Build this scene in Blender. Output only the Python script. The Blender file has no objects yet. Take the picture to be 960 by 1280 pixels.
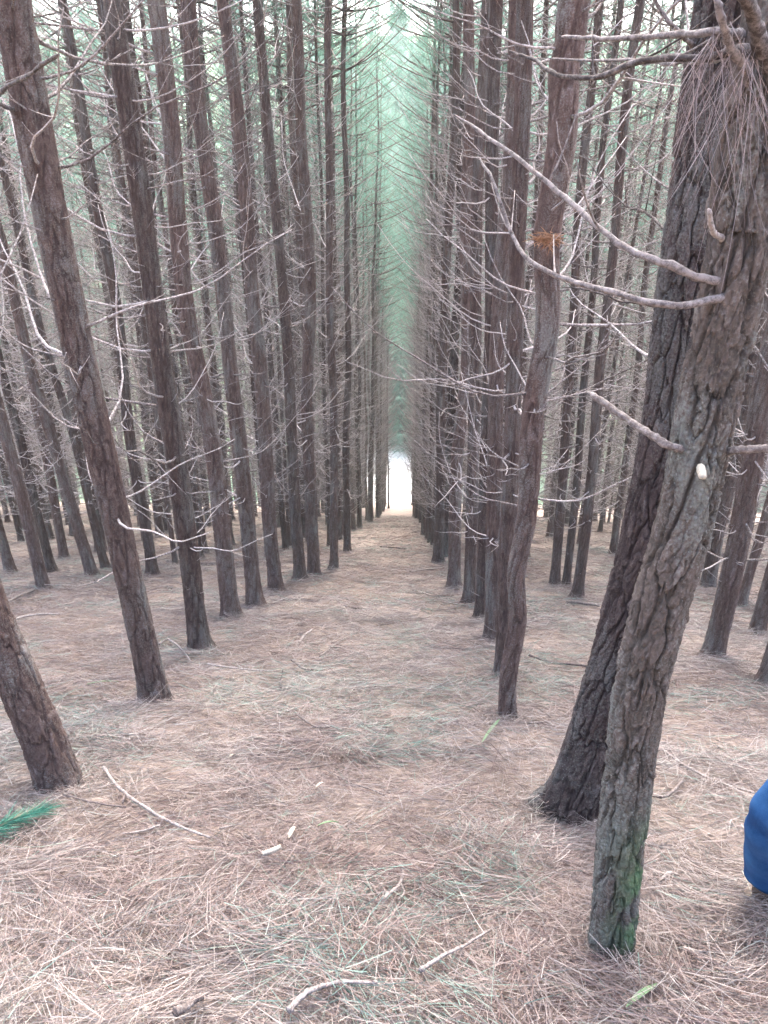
import bpy, math, random
import numpy as np
from mathutils import Vector, Matrix, Quaternion

# ---------------------------------------------------------------- camera, light, exposure
sc = bpy.context.scene
COL = sc.collection
RAD = math.radians
SLOPE = math.tan(RAD(24.0))
PITCH, YAW, EYE, F = RAD(26.0), RAD(1.66), 1.64, 967.0

cd = bpy.data.cameras.new('camera')
cam = bpy.data.objects.new('camera', cd)
COL.objects.link(cam)
cd.sensor_fit = 'VERTICAL'
cd.sensor_height = 24.0
cd.lens = 24.0 * F / 1280.0
cd.clip_start, cd.clip_end = 0.05, 3000
cam.location = (0, 0, EYE)
cam.rotation_euler = (math.pi / 2 - PITCH, 0, YAW)
sc.camera = cam

SUN_EL, SUN_AZ = RAD(60), RAD(8)
w = bpy.data.worlds.new('World')
sc.world = w
w.use_nodes = True
nt = w.node_tree
sky = nt.nodes.new('ShaderNodeTexSky')
sky.sky_type = 'NISHITA'
sky.sun_disc = False
sky.sun_elevation = SUN_EL
sky.sun_rotation = SUN_AZ
sky.dust_density = 6.0
sky.air_density = 0.8
sky.ozone_density = 0.6
nt.links.new(sky.outputs[0], nt.nodes['Background'].inputs[0])
nt.nodes['Background'].inputs[1].default_value = 0.15
ld = bpy.data.lights.new('sun', 'SUN')
ld.energy = 1.5
ld.angle = RAD(16)
ld.color = (1.0, 0.98, 0.95)
sun = bpy.data.objects.new('sun', ld)
COL.objects.link(sun)
sd = Vector((math.sin(SUN_AZ) * math.cos(SUN_EL), math.cos(SUN_AZ) * math.cos(SUN_EL), math.sin(SUN_EL)))
sun.rotation_euler = sd.to_track_quat('Z', 'Y').to_euler()
sun.location = (0, 0, 40)

sc.view_settings.view_transform = 'Standard'
sc.view_settings.look = 'None'
sc.view_settings.gamma = 1
sc.view_settings.use_curve_mapping = False
sc.view_settings.exposure = 3.65
cy = sc.cycles
cy.max_bounces, cy.diffuse_bounces, cy.glossy_bounces, cy.transmission_bounces, cy.transparent_max_bounces = 6, 4, 2, 4, 4
cy.use_denoising = True
cy.use_adaptive_sampling = True
cy.adaptive_threshold = 0.02

# ---------------------------------------------------------------- small helpers
cR = cam.rotation_euler.to_matrix()
def ray(px, py):
    return cR @ Vector(((px - 480) / F, (640 - py) / F, -1.0))
def on_plane(px, py, y):                       # point of the pixel's ray at world depth y
    d = ray(px, py)
    k = y / d.y
    return Vector((d.x * k, y, EYE + d.z * k))

rng = np.random.default_rng(11)
random.seed(5)

class Lattice:                                  # periodic value noise and cell noise
    def __init__(s, seed, n=64):
        r = np.random.default_rng(seed)
        s.n = n
        s.v = r.random((n, n))
        s.jx, s.jy, s.id = r.random((n, n)), r.random((n, n)), r.random((n, n))
    def value(s, x, y, wx=None):
        wx = wx or s.n
        ix, iy = np.floor(x).astype(int), np.floor(y).astype(int)
        fx, fy = x - ix, y - iy
        fx, fy = fx * fx * (3 - 2 * fx), fy * fy * (3 - 2 * fy)
        a, b = ix % wx % s.n, (ix + 1) % wx % s.n
        c, d = iy % s.n, (iy + 1) % s.n
        return (s.v[c, a] * (1 - fx) + s.v[c, b] * fx) * (1 - fy) + (s.v[d, a] * (1 - fx) + s.v[d, b] * fx) * fy
    def fbm(s, x, y, wx=None, oct=4):
        t, amp, tot = 0, 1.0, 0
        for k in range(oct):
            t = t + amp * s.value(x * 2 ** k, y * 2 ** k + 7.3 * k, wx * 2 ** k if wx else None)
            tot += amp
            amp *= 0.5
        return t / tot
    def cells(s, x, y, wx):
        ix, iy = np.floor(x).astype(int), np.floor(y).astype(int)
        f1 = np.full(x.shape, 9.0)
        f2 = f1.copy()
        cid = np.zeros(x.shape)
        for dx in (-1, 0, 1):
            for dy in (-1, 0, 1):
                cx, cyy = ix + dx, iy + dy
                a, c = cx % wx % s.n, cyy % s.n
                d = np.hypot(cx + s.jx[c, a] - x, cyy + s.jy[c, a] - y)
                new = d < f1
                f2 = np.where(new, f1, np.minimum(f2, d))
                cid = np.where(new, s.id[c, a], cid)
                f1 = np.where(new, d, f1)
        return f1, f2, cid

def sstep(a, b, x):
    t = np.clip((x - a) / (b - a), 0, 1)
    return t * t * (3 - 2 * t)

def np_mesh(name, V, Q, mats, smooth=True, attrs=None, mat_idx=None):
    """V (n,3); Q (m,4) quads; attrs {name: (n,) floats or (n,3) colours}"""
    V = np.asarray(V, np.float32)
    Q = np.asarray(Q, np.int32)
    me = bpy.data.meshes.new(name)
    me.vertices.add(len(V))
    me.vertices.foreach_set('co', V.ravel())
    k = Q.shape[1]
    me.loops.add(Q.size)
    me.loops.foreach_set('vertex_index', Q.ravel())
    me.polygons.add(len(Q))
    me.polygons.foreach_set('loop_start', np.arange(0, Q.size, k, dtype=np.int32))
    for m in mats:
        me.materials.append(m)
    if mat_idx is not None:
        me.polygons.foreach_set('material_index', np.asarray(mat_idx, np.int32))
    me.update(calc_edges=True)
    me.polygons.foreach_set('use_smooth', np.full(len(Q), smooth))
    for a, d in (attrs or {}).items():
        d = np.asarray(d, np.float32)
        if d.ndim == 1:
            me.attributes.new(a, 'FLOAT', 'POINT').data.foreach_set('value', d)
        else:
            c = np.ones((len(V), 4), np.float32)
            c[:, :3] = d
            me.attributes.new(a, 'FLOAT_COLOR', 'POINT').data.foreach_set('color', c.ravel())
    return me

def link(name, me, parent=None, loc=(0, 0, 0)):
    o = bpy.data.objects.new(name, me)
    COL.objects.link(o)
    o.location = loc
    if parent is not None:
        o.parent = parent
    return o
def tag(o, label, cat, group=None):
    o['label'], o['category'] = label, cat
    if group:
        o['group'] = group
    return o
def thing(name, label, cat, loc, group=None):
    return tag(link(name, None, None, loc), label, cat, group)

class Soup:                                     # collects numpy pieces into one mesh
    def __init__(s):
        s.V, s.Q, s.A, s.M, s.n = [], [], [], [], 0
    def add(s, V, Q, a=None, m=0):
        s.V.append(V)
        s.Q.append(np.asarray(Q) + s.n)
        s.A.append(np.zeros(len(V)) if a is None else np.broadcast_to(a, (len(V),)) if np.ndim(a) == 0 else a)
        s.M.append(np.full(len(Q), m))
        s.n += len(V)
    def arrays(s):
        return np.concatenate(s.V), np.concatenate(s.Q), np.concatenate(s.A), np.concatenate(s.M)
    def mesh(s, name, mats, attr='tint', smooth=True):
        V, Q, A, M = s.arrays()
        return np_mesh(name, V, Q, mats, smooth, {attr: A}, M)

def frames(P):
    T = np.gradient(P, axis=0)
    T /= np.linalg.norm(T, axis=1, keepdims=True) + 1e-9
    ref = np.array((0, 0, 1.0)) if abs(T[0, 2]) < 0.8 else np.array((1.0, 0, 0))
    N = np.zeros_like(P)
    B = np.zeros_like(P)
    n = ref - T[0] * (ref @ T[0])
    for i in range(len(P)):
        n = n - T[i] * (n @ T[i])
        n /= np.linalg.norm(n) + 1e-9
        N[i], B[i] = n, np.cross(T[i], n)
    return N, B
def tube(P, R, k=6, rough=0.0, r=rng):
    P = np.asarray(P, float)
    R = np.broadcast_to(np.asarray(R, float), (len(P),))
    N, B = frames(P)
    a = np.arange(k) * 2 * math.pi / k
    rad = R[:, None] * (1 + rough * (r.random((len(P), k)) - 0.5))
    V = P[:, None, :] + rad[..., None] * (np.cos(a)[None, :, None] * N[:, None, :] + np.sin(a)[None, :, None] * B[:, None, :])
    i = np.arange(len(P) - 1)[:, None] * k
    j = np.arange(k)[None, :]
    j2 = (j + 1) % k
    Q = np.stack([i + j, i + j2, i + k + j2, i + k + j], -1).reshape(-1, 4)
    V = V.reshape(-1, 3)
    n = len(V)                                  # close both ends with a centre point each
    V = np.vstack([V, P[0], P[-1]])
    j = np.arange(k)
    l = (len(P) - 1) * k
    Q = np.vstack([Q, np.stack([np.full(k, n), (j + 1) % k, j, j], -1)[:, [0, 1, 2, 2]],
                   np.stack([np.full(k, n + 1), l + j, l + (j + 1) % k, l + (j + 1) % k], -1)])
    Q = Q[:, :4]
    return V, Q
def spline(pts, n):                             # Catmull-Rom through the points
    p = np.asarray([tuple(q) for q in pts], float)
    p = np.vstack([2 * p[0] - p[1], p, 2 * p[-1] - p[-2]])
    t = np.linspace(0, len(p) - 3 - 1e-6, n)
    i = t.astype(int)
    f = (t - i)[:, None]
    a, b, c, d = p[i], p[i + 1], p[i + 2], p[i + 3]
    return 0.5 * (2 * b + (c - a) * f + (2 * a - 5 * b + 4 * c - d) * f ** 2 + (3 * b - a - 3 * c + d) * f ** 3)
def strips(P0, D, L, W, bend, up=0.0, seg=3, r=rng):
    """thin curved blades: root P0, unit direction D, length, width, sideways and upward bend -> V, Q"""
    n = len(P0)
    S = np.cross(D, r.normal(size=(n, 3)))
    S /= np.linalg.norm(S, axis=1, keepdims=True) + 1e-9
    C = np.cross(D, S)
    t = np.linspace(0, 1, seg + 1)
    c = P0[:, None] + D[:, None] * (L[:, None] * t)[..., None] + C[:, None] * ((bend * L)[:, None] * t ** 2)[..., None]
    c[..., 2] += (np.broadcast_to(up, (n,)) * L)[:, None] * t ** 2
    wd = W[:, None] * (1 - 0.75 * t ** 2)[None]
    V = np.stack([c - S[:, None] * wd[..., None] / 2, c + S[:, None] * wd[..., None] / 2], 2).reshape(-1, 3)
    b = np.arange(n)[:, None] * (2 * (seg + 1)) + 2 * np.arange(seg)[None]
    Q = np.stack([b, b + 1, b + 3, b + 2], -1).reshape(-1, 4)
    return V, Q

# ---------------------------------------------------------------- materials
def mat(name):
    m = bpy.data.materials.new(name)
    m.use_nodes = True
    m.node_tree.nodes.clear()
    N = m.node_tree.nodes
    out = N.new('ShaderNodeOutputMaterial')
    return m, N, m.node_tree.links.new, out
def ramp(N, stops):
    r = N.new('ShaderNodeValToRGB')
    e = r.color_ramp.elements
    while len(e) < len(stops):
        e.new(0.5)
    for x, (p, c) in zip(e, stops):
        x.position, x.color = p, (*c, 1)
    return r
def noise(N, L, vec, scale, detail=5, rough=0.6):
    n = N.new('ShaderNodeTexNoise')
    n.inputs['Scale'].default_value = scale
    n.inputs['Detail'].default_value = detail
    n.inputs['Roughness'].default_value = rough
    if vec is not None:
        L(vec, n.inputs['Vector'])
    return n
def mathn(N, L, op, a, b):
    n = N.new('ShaderNodeMath')
    n.operation = op
    n.use_clamp = False
    for i, v in enumerate((a, b)):
        if isinstance(v, (int, float)):
            n.inputs[i].default_value = v
        else:
            L(v, n.inputs[i])
    return n.outputs[0]
def mixc(N, L, f, a, b):
    n = N.new('ShaderNodeMix')
    n.data_type = 'RGBA'
    for s, v in ((0, f), (6, a), (7, b)):
        if isinstance(v, (int, float)):
            n.inputs[s].default_value = v
        elif isinstance(v, tuple):
            n.inputs[s].default_value = (*v, 1)
        else:
            L(v, n.inputs[s])
    return n.outputs[2]
def attr(N, name):
    a = N.new('ShaderNodeAttribute')
    a.attribute_name = name
    return a
def bsdf(N, L, out, col, rough=0.9, spec=0.2, bump=None, bd=0.01, bs=0.5):
    p = N.new('ShaderNodeBsdfPrincipled')
    if isinstance(col, tuple):
        p.inputs['Base Color'].default_value = (*col, 1)
    else:
        L(col, p.inputs['Base Color'])
    p.inputs['Roughness'].default_value = rough
    p.inputs['Specular IOR Level'].default_value = spec
    if bump is not None:
        b = N.new('ShaderNodeBump')
        b.inputs['Distance'].default_value = bd
        b.inputs['Strength'].default_value = bs
        L(bump, b.inputs['Height'])
        L(b.outputs[0], p.inputs['Normal'])
    L(p.outputs[0], out.inputs[0])
    return p

def bark_material(name, gain, tone):
    m, N, L, out = mat(name)
    tc = N.new('ShaderNodeTexCoord')
    info = N.new('ShaderNodeObjectInfo')
    off = N.new('ShaderNodeVectorMath')
    off.operation = 'ADD'
    L(tc.outputs['Object'], off.inputs[0])
    cx = N.new('ShaderNodeCombineXYZ')
    for i in range(3):
        L(mathn(N, L, 'MULTIPLY', info.outputs['Random'], 37.0 + 11 * i), cx.inputs[i])
    L(cx.outputs[0], off.inputs[1])
    mp = N.new('ShaderNodeMapping')
    mp.inputs['Scale'].default_value = (1, 1, 0.35)
    L(off.outputs[0], mp.inputs[0])
    v = mp.outputs[0]
    n1 = noise(N, L, v, 48, 7, 0.75)
    n2 = noise(N, L, v, 5, 4)
    n3 = noise(N, L, off.outputs[0], 130, 3)
    t = mathn(N, L, 'ADD', mathn(N, L, 'MULTIPLY', attr(N, 'plate').outputs['Fac'], 0.45), mathn(N, L, 'ADD', mathn(N, L, 'MULTIPLY', n1.outputs['Fac'], 0.5), mathn(N, L, 'MULTIPLY', mathn(N, L, 'SUBTRACT', n3.outputs['Fac'], 0.5), 0.5)))
    r = ramp(N, [(0.26, (0.033, 0.021, 0.018)), (0.42, (0.075, 0.05, 0.042)), (0.58, (0.12, 0.087, 0.076)), (0.72, (0.205, 0.17, 0.155))])
    L(t, r.inputs[0])
    c = mixc(N, L, mathn(N, L, 'MULTIPLY', attr(N, 'furrow').outputs['Fac'], 0.55), r.outputs[0], (0.03, 0.02, 0.019))  # darker inner bark in the furrows, painted in to deepen their shade too
    lm = ramp(N, [(0.51, (0, 0, 0)), (0.63, (1, 1, 1))])            # lichen patches
    L(mathn(N, L, 'ADD', mathn(N, L, 'MULTIPLY', n2.outputs['Fac'], 0.65), mathn(N, L, 'MULTIPLY', n3.outputs['Fac'], 0.4)), lm.inputs[0])
    vo = N.new('ShaderNodeTexVoronoi')                               # small pale crust spots
    vo.inputs['Scale'].default_value = 75
    L(off.outputs[0], vo.inputs['Vector'])
    sp = ramp(N, [(0.16, (1, 1, 1)), (0.3, (0, 0, 0))])
    L(mathn(N, L, 'ADD', vo.outputs['Distance'], mathn(N, L, 'MULTIPLY', mathn(N, L, 'SUBTRACT', 0.6, n2.outputs['Fac']), 1.1)), sp.inputs[0])
    c = mixc(N, L, mathn(N, L, 'MULTIPLY', sp.outputs[0], 0.75), c, (0.26, 0.26, 0.25))
    lf = mathn(N, L, 'MULTIPLY', lm.outputs[0], mathn(N, L, 'SUBTRACT', 0.6, mathn(N, L, 'MULTIPLY', attr(N, 'furrow').outputs['Fac'], 0.5)))
    c = mixc(N, L, lf, c, (0.19, 0.21, 0.19))
    ms = mathn(N, L, 'MULTIPLY', attr(N, 'moss').outputs['Fac'], mathn(N, L, 'MULTIPLY', n1.outputs['Fac'], 2.4))
    c = mixc(N, L, ms, c, (0.06, 0.125, 0.05))
    tint = mathn(N, L, 'ADD', mathn(N, L, 'MULTIPLY', info.outputs['Random'], 0.5), 0.72 * gain)
    h = N.new('ShaderNodeHueSaturation')
    L(mixc(N, L, 0.3, c, tone), h.inputs['Color'])
    L(tint, h.inputs['Value'])
    bsdf(N, L, out, h.outputs[0], 0.92, 0.15, mathn(N, L, 'ADD', n1.outputs['Fac'], mathn(N, L, 'MULTIPLY', n3.outputs['Fac'], 0.4)), 0.012, 0.9)
    return m
def wood_material(name, dark, light, scale=40):
    m, N, L, out = mat(name)
    tc = N.new('ShaderNodeTexCoord')
    n = noise(N, L, tc.outputs['Object'], scale, 8, 0.8)
    info = N.new('ShaderNodeObjectInfo')
    f = mathn(N, L, 'ADD', mathn(N, L, 'MULTIPLY', info.outputs['Random'], 0.14), mathn(N, L, 'MULTIPLY', n.outputs['Fac'], 0.9))
    r = ramp(N, [(0.44, dark), (0.54, tuple(0.55 * a + 0.45 * b for a, b in zip(dark, light))), (0.64, light)])
    L(f, r.inputs[0])
    bsdf(N, L, out, r.outputs[0], 0.85, 0.25, n.outputs['Fac'], 0.004, 0.6)
    return m
def tint_material(name, stops, trans=0.0, rough=0.6, spec=0.25):
    m, N, L, out = mat(name)
    r = ramp(N, stops)
    L(attr(N, 'tint').outputs['Fac'], r.inputs[0])
    p = bsdf(N, L, out, r.outputs[0], rough, spec)
    if trans:
        t = N.new('ShaderNodeBsdfTranslucent')
        L(r.outputs[0], t.inputs[0])
        mx = N.new('ShaderNodeMixShader')
        mx.inputs[0].default_value = trans
        L(p.outputs[0], mx.inputs[1])
        L(t.outputs[0], mx.inputs[2])
        L(mx.outputs[0], out.inputs[0])
    return m
def plain(name, col, rough=0.7, var=0.25, scale=60, spec=0.3, bd=0.002):
    m, N, L, out = mat(name)
    tc = N.new('ShaderNodeTexCoord')
    n = noise(N, L, tc.outputs['Object'], scale, 5)
    r = ramp(N, [(0.3, tuple(c * (1 - var) for c in col)), (0.7, tuple(min(1, c * (1 + var)) for c in col))])
    L(n.outputs['Fac'], r.inputs[0])
    bsdf(N, L, out, r.outputs[0], rough, spec, n.outputs['Fac'], bd, 0.5)
    return m

M_BARK = bark_material('pine_bark', 1.0, (0.098, 0.06, 0.048))
M_BARK_PALE = bark_material('pale_lichened_pine_bark', 1.3, (0.1, 0.1, 0.08))
M_BARK_DARK = bark_material('dark_furrowed_pine_bark', 0.85, (0.06, 0.045, 0.045))
M_TWIG = wood_material('weathered_twig', (0.07, 0.052, 0.046), (0.41, 0.365, 0.345), 75)
M_LIMB = wood_material('rough_dead_limb', (0.035, 0.025, 0.021), (0.21, 0.18, 0.168), 60)
M_STICK = wood_material('bleached_stick', (0.085, 0.066, 0.058), (0.29, 0.255, 0.235), 75)
M_LIVE = wood_material('live_branch_bark', (0.06, 0.045, 0.04), (0.15, 0.12, 0.11))
M_GREEN = tint_material('green_needles', [(0.0, (0.056, 0.125, 0.09)), (0.5, (0.092, 0.185, 0.14)), (1.0, (0.145, 0.25, 0.195))], 0.5)
M_LITTER = tint_material('fallen_needles', [(0.0, (0.081, 0.049, 0.043)), (0.25, (0.150, 0.105, 0.093)), (0.5, (0.213, 0.173, 0.155)),
                                            (0.72, (0.269, 0.238, 0.213)), (0.86, (0.325, 0.296, 0.268)), (0.9, (0.162, 0.198, 0.161)), (1.0, (0.125, 0.203, 0.168))], 0.12, 0.55)
M_DRY = tint_material('dry_hanging_needles', [(0, (0.1, 0.07, 0.065)), (1, (0.3, 0.25, 0.24))], 0.15)
M_SPRIG = tint_material('fresh_pine_sprig', [(0, (0.02, 0.12, 0.08)), (0.7, (0.04, 0.15, 0.105)), (0.85, (0.1, 0.15, 0.09)), (1, (0.17, 0.15, 0.1))], 0.2)
M_LEAF = plain('pale_green_leaf', (0.12, 0.185, 0.1), 0.6, 0.15, 30)
M_CHIP = plain('fresh_wood_chip', (0.3, 0.265, 0.21), 0.7, 0.2, 50)

# ---------------------------------------------------------------- ground
GN = Lattice(3, 128)
Y_END = 49.2
def height(x, y):
    x, y = np.asarray(x, float), np.asarray(y, float)
    ys = np.clip(y, -40, None)
    over = np.clip(ys - (Y_END - 1.0), 0, None)
    s = ys - over + 2.2 * (1 - np.exp(-over / 2.2))
    z = -SLOPE * s
    z = z + 0.30 * np.clip(y - 76, 0, 150) + 0.1 * np.clip(y - 226, 0, None)
    a = np.exp(-np.clip(np.hypot(x, y - 3) - 10, 0, None) / 25)
    z = z + (GN.fbm(x * 0.55 + 40, y * 0.55 + 40) - 0.5) * 0.26 * a + (GN.fbm(x * 2.3 + 20, y * 2.3 + 60) - 0.5) * 0.18 * np.exp(-np.clip(y - 8, 0, None) / 8) * a
    z = z + (GN.fbm(x * 0.06 + 10, y * 0.06 + 30) - 0.5) * 1.6 * sstep(18, 60, np.hypot(x, y))
    hx, hy = HOLLOW
    z = z - 0.10 * np.exp(-((x - hx) ** 2 + (y - hy) ** 2) / 0.05)
    return z
HOLLOW = (-1.05, 4.75)
def hz(x, y):
    return float(height(np.array([x]), np.array([y]))[0])
def on_ground(px, py):
    d = ray(px, py)
    t = 1.0
    lo, hi = 0.3, 200.0
    prev = 0.3
    for k in np.geomspace(0.8, 150, 400):       # march, then bisect
        p = d * k
        if EYE + p.z < hz(p.x, p.y):
            lo, hi = prev, k
            break
        prev = k
    for _ in range(30):
        mid = (lo + hi) / 2
        p = d * mid
        if EYE + p.z < hz(p.x, p.y):
            hi = mid
        else:
            lo = mid
    p = d * hi
    return Vector((p.x, p.y, hz(p.x, p.y)))

def axis(a, b, step, far, n):
    core = np.arange(a, b + 1e-6, step)
    g = np.geomspace(step, far, n)
    return np.concatenate([(a - np.cumsum(np.diff(np.concatenate([[0], g]))))[::-1], core, b + np.cumsum(np.diff(np.concatenate([[0], g])))])
xs, ys = axis(-5.5, 4.5, 0.04, 700, 90), axis(0.4, 11.0, 0.04, 900, 130)
X, Y = np.meshgrid(xs, ys)
Z = height(X, Y)
i = np.arange(len(ys) - 1)[:, None] * len(xs) + np.arange(len(xs) - 1)[None]
Q = np.stack([i, i + 1, i + 1 + len(xs), i + len(xs)], -1).reshape(-1, 4)
m, N, L, out = mat('needle_litter_ground')
geo = N.new('ShaderNodeNewGeometry')
pos = geo.outputs['Position']
n1 = noise(N, L, pos, 1.1, 5)
n2 = noise(N, L, pos, 14, 6, 0.75)
mp = N.new('ShaderNodeMapping')
mp.inputs['Rotation'].default_value = (0, 0, 0.7)
mp.inputs['Scale'].default_value = (6, 60, 20)
L(pos, mp.inputs[0])
n3 = noise(N, L, mp.outputs[0], 1.0, 4, 0.7)
mp2 = N.new('ShaderNodeMapping')
mp2.inputs['Rotation'].default_value = (0, 0, -0.9)
mp2.inputs['Scale'].default_value = (5, 55, 20)
L(pos, mp2.inputs[0])
n4 = noise(N, L, mp2.outputs[0], 1.0, 4, 0.7)
f = mathn(N, L, 'ADD', mathn(N, L, 'MULTIPLY', n2.outputs['Fac'], 0.4), mathn(N, L, 'MULTIPLY', mathn(N, L, 'ADD', n3.outputs['Fac'], n4.outputs['Fac']), 0.32))
r1 = ramp(N, [(0.36, (0.045, 0.032, 0.026)), (0.5, (0.16, 0.122, 0.102)), (0.64, (0.33, 0.275, 0.235))])
L(f, r1.inputs[0])
r2 = ramp(N, [(0.35, (0.11, 0.078, 0.064)), (0.65, (0.27, 0.225, 0.19))])
L(n1.outputs['Fac'], r2.inputs[0])
c = mixc(N, L, 0.25, r1.outputs[0], r2.outputs[0])
sx = N.new('ShaderNodeSeparateXYZ')
L(pos, sx.inputs[0])
edge = mathn(N, L, 'ADD', sx.outputs['Y'], mathn(N, L, 'MULTIPLY', n1.outputs['Fac'], 1.4))
def gate(a, b):
    g = N.new('ShaderNodeMapRange')
    g.inputs[1].default_value, g.inputs[2].default_value = a, b
    L(edge, g.inputs[0])
    return g.outputs[0]
ax = N.new('ShaderNodeMath')
ax.operation = 'ABSOLUTE'
L(mathn(N, L, 'SUBTRACT', sx.outputs['X'], -0.4), ax.inputs[0])
side = N.new('ShaderNodeMapRange')
side.inputs[1].default_value, side.inputs[2].default_value = 3.0, 7.0
L(mathn(N, L, 'ADD', ax.outputs[0], mathn(N, L, 'MULTIPLY', n1.outputs['Fac'], 2.0)), side.inputs[0])
field = mixc(N, L, side.outputs[0], (0.6, 0.61, 0.58), (0.075, 0.13, 0.085))
c = mixc(N, L, gate(Y_END - 0.2, Y_END + 0.8), c, field)        # open pale stubble field below the plantation
c = mixc(N, L, gate(59, 66), c, (0.09, 0.14, 0.07))                      # green country beyond
bsdf(N, L, out, c, 0.95, 0.1, mathn(N, L, 'ADD', n2.outputs['Fac'], mathn(N, L, 'ADD', n3.outputs['Fac'], n4.outputs['Fac'])), 0.03, 0.7)
gr = link('ground', np_mesh('ground', np.stack([X, Y, Z], -1).reshape(-1, 3), Q, [m]))
gr['kind'] = 'structure'

# ---------------------------------------------------------------- pine parts
def bark_grid(seed, circ, ang, arc, cell=(0.05, 0.12)):
    """displacement, plate tone and furrow mask for a trunk surface; ang 0..1 round it, arc metres along it"""
    Lx = Lattice(seed, 64)
    n0 = max(4, int(round(circ / (cell[0] * 1.35))))
    n1, n2 = max(8, int(round(circ / 0.032))), max(16, int(round(circ / 0.014)))
    wob = Lx.fbm(ang * 8, arc * 2.4, 8, 3) - 0.5
    wob2 = Lx.fbm(ang * 16, arc * 9 + 9, 16, 4) - 0.5
    f1, f2, cid = Lx.cells(ang * n0 + wob * 0.7 + wob2 * 0.8, arc / (cell[1] * 2.3) + wob2 * 1.2 + wob, n0)
    e0 = sstep(0.02, 0.17, f2 - f1 + 0.12 * wob2)
    f1, f2, mid = Lx.cells(ang * n1 + wob2 * 2.2 + 5, arc / 0.075 + wob * 2.0 + wob2 + 3, n1)
    e1 = sstep(0.02, 0.14, f2 - f1)
    f1, f2, sid = Lx.cells(ang * n2 + wob2 * 2 + 11, arc / 0.022 + wob * 3 + 17, n2)
    e2 = sstep(0.03, 0.14, f2 - f1)
    fine = Lx.fbm(ang * n2 * 2, arc * 110, n2 * 2, 3)
    patch = sstep(0.35, 0.6, Lx.fbm(ang * 5, arc * 3 + 31, 5, 3))          # smoother and rougher areas
    d = e0 * (0.85 + 0.3 * cid) + (0.25 + 0.3 * patch) * e1 * (0.35 + 0.65 * mid) + 0.2 * e2 * (0.3 + sid) + 0.42 * (fine - 0.5)
    return d - 1.0, 0.35 * mid + 0.4 * sid + 0.25 * cid, 1 - e0 * (0.7 + 0.3 * e1)
def trunk_mesh(name, pts, rad, nu, seed, amp, fine_to, step, coarse=0.35, moss=None, flare=0.35, cell=(0.05, 0.12), bark=None):
    """pts/rad: path from below ground to the top (local coordinates)"""
    pts = np.asarray(pts, float)
    P = spline(pts, 500)
    Rr = np.interp(np.linspace(0, len(rad) - 1, 500), np.arange(len(rad)), rad)
    s = np.concatenate([[0], np.cumsum(np.linalg.norm(np.diff(P, axis=0), axis=1))])
    lv = np.concatenate([np.arange(0, fine_to, step), np.arange(fine_to, s[-1], coarse), [s[-1]]])
    C = np.stack([np.interp(lv, s, P[:, k]) for k in range(3)], -1)
    R = np.interp(lv, s, Rr)
    hgt = C[:, 2]
    R = R * (1 + flare * np.exp(-np.clip(hgt, 0, None) / 0.10))
    ang = np.arange(nu) / nu
    A, S = np.meshgrid(ang, lv)
    d, plate, fur = bark_grid(seed, 2 * math.pi * float(rad[0]), A, S, cell)
    Lz = Lattice(seed + 90, 32)
    lump = (Lz.fbm(A * 4, S * 1.3, 4, 2) - 0.5)
    root = np.exp(-np.clip(hgt, 0, None) / 0.16)[:, None] * (Lz.value(A * 5, S * 0.3, 5) - 0.35) * 0.6
    ampz = amp * np.clip(1.15 - 0.05 * hgt, 0.4, 1.2)[:, None]
    r_ = R[:, None] * (1 + 0.16 * lump + root) + d * ampz
    r_[-1] *= 0.1
    V = np.empty((len(lv), nu, 3))
    V[..., 0] = C[:, None, 0] + r_ * np.cos(2 * math.pi * A)
    V[..., 1] = C[:, None, 1] + r_ * np.sin(2 * math.pi * A)
    V[..., 2] = C[:, None, 2]
    ii = np.arange(len(lv) - 1)[:, None] * nu
    jj = np.arange(nu)[None]
    j2 = (jj + 1) % nu
    Q = np.stack([ii + jj, ii + j2, ii + nu + j2, ii + nu + jj], -1).reshape(-1, 4)
    ms = np.zeros(A.shape)
    if moss:
        a0, h0, h1, k = moss
        da = np.abs((A - a0 + 0.5) % 1 - 0.5)
        ms = k * np.exp(-(da / 0.2) ** 2) * sstep(0.02, 0.1, C[:, None, 2] - h0) * (1 - sstep(h1 * 0.5, h1, C[:, None, 2])) * sstep(0.3, 0.6, Lz.fbm(A * 12, S * 9, 12, 3))
    return np_mesh(name, V.reshape(-1, 3), Q, [bark or M_BARK], True, {'plate': plate.ravel(), 'furrow': fur.ravel(), 'moss': ms.ravel()})

H_TREE = 18.5
def generic_path(seed):
    r = np.random.default_rng(seed)
    z = np.linspace(-0.45, H_TREE, 26)
    ph = r.random(4) * 6.28
    a = np.clip(z / 3, 0, 1)
    x = a * (0.05 * np.sin(z * 0.9 + ph[0]) + 0.028 * np.sin(z * 2.1 + ph[1]))
    y = a * (0.05 * np.sin(z * 0.8 + ph[2]) + 0.028 * np.sin(z * 1.9 + ph[3]))
    rad = 0.12 * np.clip(1 - z / 19.5, 0.05, 1.02)
    return np.stack([x, y, z], -1), rad
N_VAR = 8
TRUNKS, PATHS = [], []
for k in range(N_VAR):
    p, rd = generic_path(100 + k)
    PATHS.append((p, rd))
    TRUNKS.append(trunk_mesh('trunk', p, rd, 84, 200 + k, 0.013, 8.6, 0.016, flare=0.5))

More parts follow.
